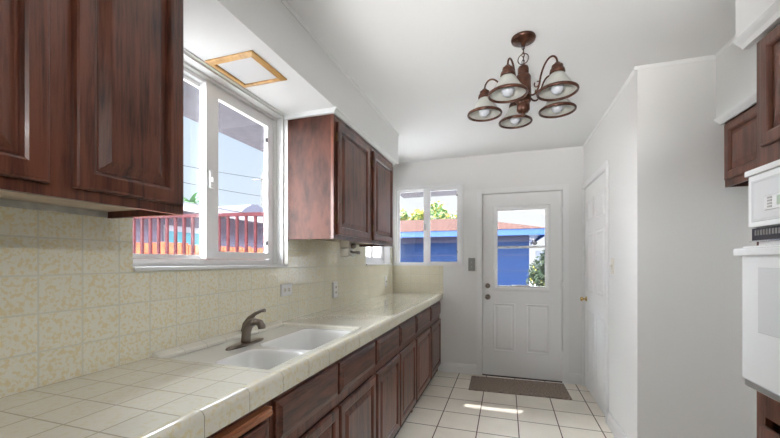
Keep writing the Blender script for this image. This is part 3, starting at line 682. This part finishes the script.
cab_door(tw, (XT, Y0+.04, .12), (0, 1, 0), (-1, 0, 0), .66, .55, 'tower', name='drawer')
ov = thing('wall_oven', 'white built-in wall oven with a control panel above', 'oven', (.95, 1.40, .80))
oy0, oy1 = 1.085, 1.705
obj('oven_body', BX(.952, 1.42, oy0+.01, oy1-.01, .815, 1.628), 'white_app', ov)
obj('mounting_flange', BX(.921, .9295, oy0, oy1+.035, .812, 1.632, bev=.002), 'white_app', ov)
bm = BX(.889, .9205, oy0, 1.742, 1.415, 1.612, bev=.006); obj('control_panel', bm, 'white_app', ov)
obj('top_trim', BX(.880, .9205, oy0, 1.747, 1.6125, 1.634, bev=.003), 'white_app', ov)
cp = obj('panel_bezel', rings((.889, 1.10, 1.435), (0, 1, 0), (0, 0, 1), (-1, 0, 0), .615, .155, [(0, .0003), (.001, .003), (.006, .004), (.010, .002)]), 'app_grey', ov)
dp = obj('display', rings((.887, 1.44, 1.470), (0, 1, 0), (0, 0, 1), (-1, 0, 0), .200, .054, [(0, 0), (.002, .004), (.006, .003)]), 'white_app', ov)
obj('screen', BX(.8825, .8845, 1.47, 1.575, 1.482, 1.514), 'display', dp)
bm = BM()
for k in range(4): box(bm, .8825, .8842, 1.600, 1.622, 1.478+k*.0105, 1.4845+k*.0105)
obj('buttons', bm, 'graymetal', dp)
obj('vent', BX(.900, .9205, oy0, 1.738, 1.366, 1.412), 'blackp', ov)
bm = BM()
for k in range(40): box(bm, .897, .8998, oy0+.02+k*.0155, oy0+.027+k*.0155, 1.385, 1.405)
obj('vent_grille', bm, 'graymetal', ov)
obj('vent_lip', BX(.893, .9205, oy0, 1.740, 1.3605, 1.3655), 'chrome', ov)
dr = obj('oven_door', BX(.867, .9205, oy0-.005, 1.737, .838, 1.345, bev=.007), 'white_app', ov)
obj('oven_window', rings((.8672, 1.17, 1.03), (0, 1, 0), (0, 0, 1), (-1, 0, 0), .47, .235, [(0, 0), (.002, .0015), (.008, .0015)]), 'app_grey', dr)
bm = BM(); tube(bm, [(.868, 1.700, 1.322), (.846, 1.700, 1.322)], .009, 12); tube(bm, [(.868, 1.12, 1.322), (.846, 1.12, 1.322)], .009, 12); box(bm, .832, .852, 1.08, 1.722, 1.308, 1.336, bev=.006); obj('handle', bm, 'white_app', dr)
obj('bottom_trim', BX(.884, .9205, oy0, 1.752, .806, .832, bev=.003), 'chrome', ov)
# small wall cabinet beyond the tower
u = thing('wall_cabinet', 'small cherry wall cabinet above right, beside the oven tower', 'cabinet', (1.35, 2.2, 1.715))
XS_ = 1.205; ya, yb, za, zb2 = 1.775, 2.565, 1.715, 2.098
[obj('side_panel', BX(XS_+.018, XW-.001, q, q+.016, za, zb2), 'tower', u) for q in (ya, yb-.016)]; obj('rear_panel', BX(XW-.01, XW-.001, ya+.016, yb-.016, za, zb2), 'tower', u)
obj('underside', BX(XS_+.018, XW-.01, ya+.016, yb-.016, za+.02, za+.032), 'dark', u)
bm = BM(); box(bm, XS_, XS_+.018, ya, yb, za, za+.05); box(bm, XS_, XS_+.018, ya, yb, zb2-.04, zb2); box(bm, XS_, XS_+.018, ya, ya+.04, za+.05, zb2-.04); box(bm, XS_, XS_+.018, yb-.03, yb, za+.05, zb2-.04); box(bm, XS_, XS_+.018, 2.15, 2.18, za+.05, zb2-.04); obj('face_frame', bm, 'tower', u)
cab_door(u, (XS_, 2.175, za+.035), (0, 1, 0), (-1, 0, 0), .365, .318, 'tower'); cab_door(u, (XS_, 1.80, za+.035), (0, 1, 0), (-1, 0, 0), .355, .318, 'tower')

# ================================================================== MAT
bm = BM()
# slightly skewed flat pile mat
pts = [(-.366, 4.085), (-.358, 3.640), (.585, 3.672), (.572, 4.120)]
N1, N2 = 60, 30; g = []
for j in range(N2+1):
    row = []
    for i in range(N1+1):
        a, b_ = i/N1, j/N2
        x = (pts[1][0]*(1-a)+pts[2][0]*a)*(1-b_)+(pts[0][0]*(1-a)+pts[3][0]*a)*b_
        y = (pts[1][1]*(1-a)+pts[2][1]*a)*(1-b_)+(pts[0][1]*(1-a)+pts[3][1]*a)*b_
        row.append(bm.verts.new((x, y, .010+random.uniform(0, .003)-(0.004 if i in (0, N1) or j in (0, N2) else 0))))
    g.append(row)
for j in range(N2):
    for i in range(N1): bm.faces.new((g[j][i], g[j][i+1], g[j+1][i+1], g[j+1][i]))
be = [e_ for e_ in bm.edges if e_.is_boundary]
r_ = bmesh.ops.extrude_edge_only(bm, edges=be)
for v in r_['geom']:
    if isinstance(v, bmesh.types.BMVert): v.co.z = .0006
tag(recentre(obj('door_mat', bm, 'mat')), 'brown pile mat on the floor at the back door', 'mat')

# ================================================================== CHANDELIER
cx, cy = .088, 2.05
ch = thing('chandelier', 'bronze five-arm chandelier with white glass shades', 'chandelier', (cx, cy, 2.05))
bm = BM(); lathe(bm, (cx, cy, ZC-.0005), [(0, 0), (.062, 0), (.064, -.006), (.060, -.016), (.040, -.026), (.014, -.032), (.010, -.042), (0, -.044)], 36); obj('canopy', bm, 'bronze', ch)
# chain
z = ZC-.045; k = 0; cz = []
while z > 2.345:
    cz.append(z); z -= .020
for k, z in enumerate(cz):
    bm = BM(); a = (k % 2)*PI/2
    tube(bm, [(cx+.007*math.cos(t_)*math.cos(a), cy+.007*math.cos(t_)*math.sin(a), z-.006+.013*math.sin(t_)) for t_ in [2*PI*i/16 for i in range(16)]], .0018, 6, closed=True); obj('chain_link', bm, 'bronze', ch)
bm = BM(); tube(bm, [(cx+.028*math.cos(t_)*.95, cy-.028*math.cos(t_)*.31+.004, 2.378+.028*math.sin(t_)) for t_ in [2*PI*i/28 for i in range(28)]], .0024, 8, closed=True); obj('hanging_ring', bm, 'bronze', ch)
bm = BM(); tube(bm, [(cx, cy, 2.46), (cx+.003, cy, 2.40), (cx, cy, 2.33)], .0018, 6); obj('wire', bm, 'blackp', ch)
bm = BM(); lathe(bm, (cx, cy, 0), [(0, 2.350), (.006, 2.350), (.010, 2.338), (.024, 2.334), (.028, 2.322), (.028, 2.296), (.024, 2.290), (.036, 2.284), (.040, 2.274), (.040, 2.150), (.036, 2.140), (.028, 2.136), (.033, 2.130), (.033, 2.100), (.028, 2.094), (.025, 2.088), (.008, 2.084), (.008, 2.072), (.005, 2.066), (0, 2.064)], 28); obj('column', bm, 'bronze', ch)
def shade_arm(ang):
    ca, sa = math.cos(ang), math.sin(ang); R = .205; zr = 2.12
    P = lambda r, z: (cx+ca*r, cy+sa*r, z)
    bm = BM(); 
    ctrl = [(.038, 2.175), (.060, 2.158), (.085, 2.165), (.100, 2.195), (.112, 2.240), (.132, 2.280), (.158, 2.302), (.183, 2.300), (.200, 2.280), (.205, 2.252)]
    pts = []
    for i in range(len(ctrl)-1):
        p0 = ctrl[max(i-1, 0)]; p1 = ctrl[i]; p2 = ctrl[i+1]; p3 = ctrl[min(i+2, len(ctrl)-1)]
        for s_ in (0, .25, .5, .75):
            pts.append(tuple(.5*((2*p1[q])+(-p0[q]+p2[q])*s_+(2*p0[q]-5*p1[q]+4*p2[q]-p3[q])*s_**2+(-p0[q]+3*p1[q]-3*p2[q]+p3[q])*s_**3) for q in (0, 1)))
    pts.append(ctrl[-1])
    tube(bm, [P(*p) for p in pts], .0048, 10); arm = obj('arm', bm, 'bronze', ch)
    # curl ornament under the arm
    bm = BM(); tube(bm, [P(.088+(.018-.0018*i*.35)*math.cos(i*.5+2.4), 2.205+(.018-.0018*i*.35)*math.sin(i*.5+2.4)) for i in range(12)], .003, 8); obj('scroll', bm, 'bronze', arm)
    c = P(R, 0)
    bm = BM(); lathe(bm, c, [(0, 2.258), (.012, 2.256), (.016, 2.248), (.025, 2.244), (.027, 2.234), (.024, 2.229), (.033, 2.224), (.036, 2.208), (.033, 2.203), (0, 2.203)], 24); obj('socket_cap', bm, 'bronze', arm)
    bm = BM(); prof = [(.028, 2.204), (.036, 2.196), (.046, 2.178), (.059, 2.157), (.073, 2.137), (.088, 2.122), (.0885, 2.118), (.086, 2.118), (.071, 2.133), (.056, 2.155), (.043, 2.177), (.033, 2.195), (.026, 2.201)]
    lathe(bm, c, prof, 40, closed=True); sh = obj('glass_shade', bm, 'shade', arm)
    bm = BM(); lathe(bm, c, [(.0885, 2.125), (.094, 2.121), (.096, 2.115), (.094, 2.109), (.088, 2.108), (.085, 2.112), (.085, 2.117)], 40, closed=True); obj('shade_rim', bm, 'bronze', arm)
    bm = BM(); lathe(bm, c, [(0, 2.104), (.012, 2.106), (.024, 2.114), (.031, 2.128), (.031, 2.140), (.023, 2.160), (.014, 2.180), (.013, 2.203), (0, 2.203)], 24); obj('light_bulb', bm, 'bulb', arm)
for a in (-113, -43, 29, 100, 172): shade_arm(math.radians(a))

# ================================================================== OUTSIDE
struct('ground', BX(-30, 25, -8, 40, -.32, -.30), 'ground', 'pale yard outside the windows', 'ground')
# eaves of this house (roof overhang) and roof above the ceiling
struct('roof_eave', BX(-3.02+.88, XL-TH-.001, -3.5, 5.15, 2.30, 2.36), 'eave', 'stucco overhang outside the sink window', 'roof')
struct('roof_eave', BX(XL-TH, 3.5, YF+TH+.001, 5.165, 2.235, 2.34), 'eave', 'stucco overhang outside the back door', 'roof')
struct('roof', BX(-2.14, 3.5, -3.5, 5.15, 2.601, 2.70), 'tar', 'flat roof above the kitchen', 'roof')
# blue house opposite the back door
bh = thing('house', 'bright blue stucco house with brown shingle roof outside', 'house', (-5.5, 16.5, -.3))
obj('wall', BX(-12, .77, 13.4, 20.5, -.299, 2.28), 'blue', bh)
obj('dark_band', BX(-12, .76, 13.36, 13.399, 1.98, 2.20), 'dark_band', bh, 'darker band under the eave')  # plain darker band across the top of the blue wall
bm = BM(); box(bm, -12.6, 1.30, 12.78, 12.82, 2.17, 2.38); box(bm, 1.26, 1.30, 12.82, 21.0, 2.17, 2.38); box(bm, -12.6, 1.26, 12.82, 21, 2.281, 2.30); obj('fascia', bm, 'fascia', bh, 'bright blue fascia board')
bm = BM()
v = [bm.verts.new(p) for p in ((-12.65, 12.74, 2.385), (1.34, 12.74, 2.385), (1.34, 21.04, 2.385), (-12.65, 21.04, 2.385), (-9.4, 15.6, 3.14), (-1.6, 15.6, 3.14))]
for f in ((0, 1, 5, 4), (1, 2, 5), (2, 3, 4, 5), (3, 0, 4), (3, 2, 1, 0)): bm.faces.new([v[i] for i in f])
obj('roof', bm, 'shingle', bh, 'brown shingle hip roof')
bm = BM(); box(bm, -12, .768, 13.375, 13.398, 1.50, 1.525); box(bm, -12, .768, 13.375, 13.398, .95, .97); obj('siding_joint', bm, 'dark_band', bh)
fl = thing('floodlight', 'black floodlight at the corner of the blue house', 'light', (.93, 13.1, 2.0))
bm = BM(); lathe(bm, (.93, 13.12, 1.93), [(0, .08), (.04, .07), (.075, .0), (.08, -.04), (0, -.04)], 18, (0, 1, .4)); obj('lamp_head', bm, 'blackp', fl)
bm = BM(); tube(bm, [(.93, 13.2, 2.0), (.85, 13.30, 2.08), (.765, 13.36, 2.08)], .02, 8); obj('bracket', bm, 'whitef', fl)

def leaves(bm, c, rad, n, size, flat=.8, shell=.35):
    c = Vector(c)
    for _ in range(n):
        d = Vector((random.gauss(0, 1), random.gauss(0, 1), random.gauss(0, 1))).normalized()
        rr = (shell+(1-shell)*random.random()**.5)
        p = c+Vector((d.x*rad[0], d.y*rad[1], d.z*rad[2]))*rr
        a = Vector((random.gauss(0, 1), random.gauss(0, 1), random.gauss(0, .7))).normalized(); b_ = a.orthogonal().normalized(); b_.rotate(Matrix.Rotation(random.random()*6, 3, a))
        s = size*random.uniform(.6, 1.3)
        q = [bm.verts.new(p+a*s), bm.verts.new(p+b_*s*.45), bm.verts.new(p-a*s), bm.verts.new(p-b_*s*.45)]
        bm.faces.new(q)
def tree(name, label, base, h, clumps, mat, mat2=None, tr=.12, n=700, ls=.13):
    u = thing(name, label, 'tree', base); b = Vector(base)
    bm = BM(); tube(bm, [b, b+Vector((.1, 0, h*.35)), b+Vector((0, .1, h*.7))], [tr, tr*.8, tr*.4], 10)
    for c_, r_ in clumps: tube(bm, [b+Vector((.05, .05, h*.45)), b+(Vector(c_)-b)*.6+Vector((0, 0, .2)), Vector(c_)], [tr*.4, tr*.25, tr*.1], 6)
    obj('trunk', bm, 'bark', u)
    bm = BM(); bm2 = BM()
    for c_, r_ in clumps:
        leaves(bm, c_, r_, n, ls)
        if mat2: leaves(bm2, (c_[0], c_[1]-.15, c_[2]+.1), [q*1.02 for q in r_], int(n*.45), ls*.9, shell=.6)
    obj('foliage', bm, mat, u)
    if mat2: obj('blossom', bm2, mat2, u, 'yellow-tipped new leaves')
    else: bm2.free()
# left to right behind the blue roof, distance about 22 m
tree('leafy_tree', 'green tree behind the blue house roof, left of the window post', (-6.3, 22, -.3), 4.6, [((-7.0, 21.8, 3.5), (.6, .8, .55)), ((-6.4, 22, 4.15), (.45, .6, .4)), ((-5.7, 22.2, 3.5), (.7, .8, .5)), ((-5.2, 22, 4.0), (.45, .6, .45))], 'leaf', 'leafy', n=330, ls=.12)
tree('leafy_tree', 'yellow-green tree behind the blue house roof, right of the window post', (-3.4, 22, -.3), 4.6, [((-4.0, 21.8, 4.2), (.6, .8, .7)), ((-3.3, 22, 3.5), (.8, .8, .6)), ((-2.4, 22, 3.9), (.5, .6, .5)), ((-1.7, 22.2, 3.5), (.55, .7, .45))], 'leaf', 'leafy', n=330, ls=.12)
hd = thing('hedge', 'dark green hedge beside the blue house', 'hedge', (1.75, 11.5, -.3))
bm = BM(); 
for q in range(7): tube(bm, [(1.1+q*.25, 11.6, -.3), (1.15+q*.25, 11.5, .5), (1.1+q*.25, 11.6, 1.2)], [.04, .03, .015], 6)
obj('stems', bm, 'bark', hd)
bm = BM(); leaves(bm, (1.9, 11.6, .7), (1.3, .6, 1.2), 9000, .075, shell=.2); obj('foliage', bm, 'leafd', hd)
bm = BM(); leaves(bm, (1.85, 11.4, .7), (1.2, .55, 1.0), 220, .05, shell=.7); obj('flowers', bm, 'leafy', hd)['kind'] = 'stuff'
pt = BX(1.25, 9, 17, 17.1, -.3, 1.75); tag(recentre(obj('garden_wall', pt, 'whitef')), 'pale garden wall behind the hedge', 'wall')

# neighbour's house seen through the sink window
nh = thing('house', 'purple-grey neighbour house with a white roof edge', 'house', (-8.5, 7, -.3))
obj('wall', BX(-12, -6.55, 3.3, 11.6, -.299, 2.34), 'purple', nh)
bm = BM(); box(bm, -6.13, -6.09, 2.7, 12.2, 2.30, 2.47); box(bm, -12.5, -6.13, 2.7, 12.2, 2.345, 2.37); obj('fascia', bm, 'whitef', nh, 'white fascia board')
bm = BM(); v = [bm.verts.new(p) for p in ((-6.05, 2.7, 2.475), (-6.05, 12.2, 2.475), (-12.6, 12.2, 2.475), (-12.6, 2.7, 2.475), (-9.3, 9.5, 2.75), (-9.3, 5.5, 2.75))]
for f in ((0, 1, 4, 5), (1, 2, 4), (2, 3, 5, 4), (3, 0, 5), (3, 2, 1, 0)): bm.faces.new([v[i] for i in f])
obj('roof', bm, 'whitef', nh)
wn = obj('window', BX(-6.56, -6.50, 5.42, 6.28, .9, 2.02), 'whitef', nh); obj('pane', BX(-6.50, -6.48, 5.47, 6.24, .95, 1.90), 'teal', wn)
# orange board fence
of = thing('board_fence', 'orange timber board fence before the purple-grey house', 'fence', (-5.5, 6, -.3))
bm = BM(); y = 3.1
while y < 12: box(bm, -5.52, -5.50, y, y+.128, -.299, 1.60+random.uniform(-.02, .02)); y += .14
obj('boards', bm, 'orange', of)
bm = BM(); box(bm, -5.56, -5.521, 3.1, 12, 1.25, 1.34); box(bm, -5.56, -5.521, 3.1, 12, .2, .29); obj('rail', bm, 'orange', of)
# red iron picket fence across the side yard
A = Vector((-4.06, 2.99, 0)); B = Vector((-1.50, 3.36, 0)); d = (B-A).normalized(); nrm = Vector((-d.y, d.x, 0))
A0 = A-d*1.25; Lf = (B-A0).length
rf = thing('iron_fence', 'red-painted iron picket fence outside the sink window', 'fence', (*A0.xy, -.3))
bx = lambda u0, u1, z0, z1, t: bx_(A0, d, (0, 0, 1), nrm, u0, u1, z0, z1, -t, t)
obj('top_rail', bx(0, Lf, 1.775, 1.812, .02), 'rust', rf); obj('bottom_rail', bx(0, Lf, -.15, -.11, .018), 'rust', rf)
q = .05
while q < Lf:
    obj('picket', bx(q, q+.026, -.11, 1.775, .013), 'rust', rf); q += .108
for q in (0, Lf-.04): obj('post', bx(q, q+.04, -.3, 1.80, .02), 'rust', rf)
# dark gable far behind, palm, pole, wires
gb = thing('shed', 'dark-roofed shed rising behind the purple-grey house', 'shed', (-14.2, 16.2, -.3))
obj('wall', BX(-15.2, -13.2, 15.3, 17.3, -.299, 3.5), 'purple', gb)
bm = BM(); extrude(bm, [(15.0, 3.7), (15.5, 4.1), (16.0, 4.35), (16.5, 4.4), (16.9, 4.2), (17.2, 3.7)], 'x', -15.4, -13.0); obj('roof', bm, 'tar', gb)
pm = thing('palm_tree', 'green palm crown above the neighbour roof', 'tree', (-14, 13.0, -.3))
bm = BM(); tube(bm, [(-14, 13, -.3), (-13.95, 13, 2), (-14, 13, 4.0)], [.16, .13, .13], 10); obj('trunk', bm, 'bark', pm)
bm = BM()
for k in range(46):
    a = random.random()*2*PI; el = random.uniform(-.5, 1.2); L_ = random.uniform(.75, 1.15)
    p0 = Vector((-14, 13, 4.0)); prev = None
    dirh = Vector((math.cos(a), math.sin(a), 0)); side = Vector((-math.sin(a), math.cos(a), 0))
    for s_ in range(6):
        t_ = s_/5; p = p0+dirh*L_*t_*math.cos(el*.8)+Vector((0, 0, L_*(math.sin(el)*t_-.45*t_*t_)))
        wv = side*(.11*(1-t_)+.015); cur = (bm.verts.new(p+wv), bm.verts.new(p-wv))
        if prev: bm.faces.new((prev[0], prev[1], cur[1], cur[0]))
        prev = cur
obj('fronds', bm, 'leafp', pm)
up = thing('utility_pole', 'dark utility pole with crossarm beyond the roofs', 'pole', (-14, 18.1, -.3))
bm = BM(); tube(bm, [(-14, 18.1, -.3), (-14, 18.1, 6.6)], [.07, .05], 10); obj('pole', bm, 'slot', up)
bm = BM(); box(bm, -14.6, -13.5, 18.02, 18.10, 6.2, 6.27); obj('crossarm', bm, 'slot', up)
for z0, z1, k in ((6.26, 5.2, 0), (5.2, 5.0, 1)):
    bm = BM(); tube(bm, [(-14, 18.01-(i/12)*16, z0+(z1-z0)*(i/12)-1.1*(i/12)*(1-i/12)) for i in range(13)], .012, 5); o = obj('overhead_wire', bm, 'wire'); tag(recentre(o), ('upper' if k == 0 else 'lower')+' thin overhead wire crossing the sky in the sink window', 'wire')
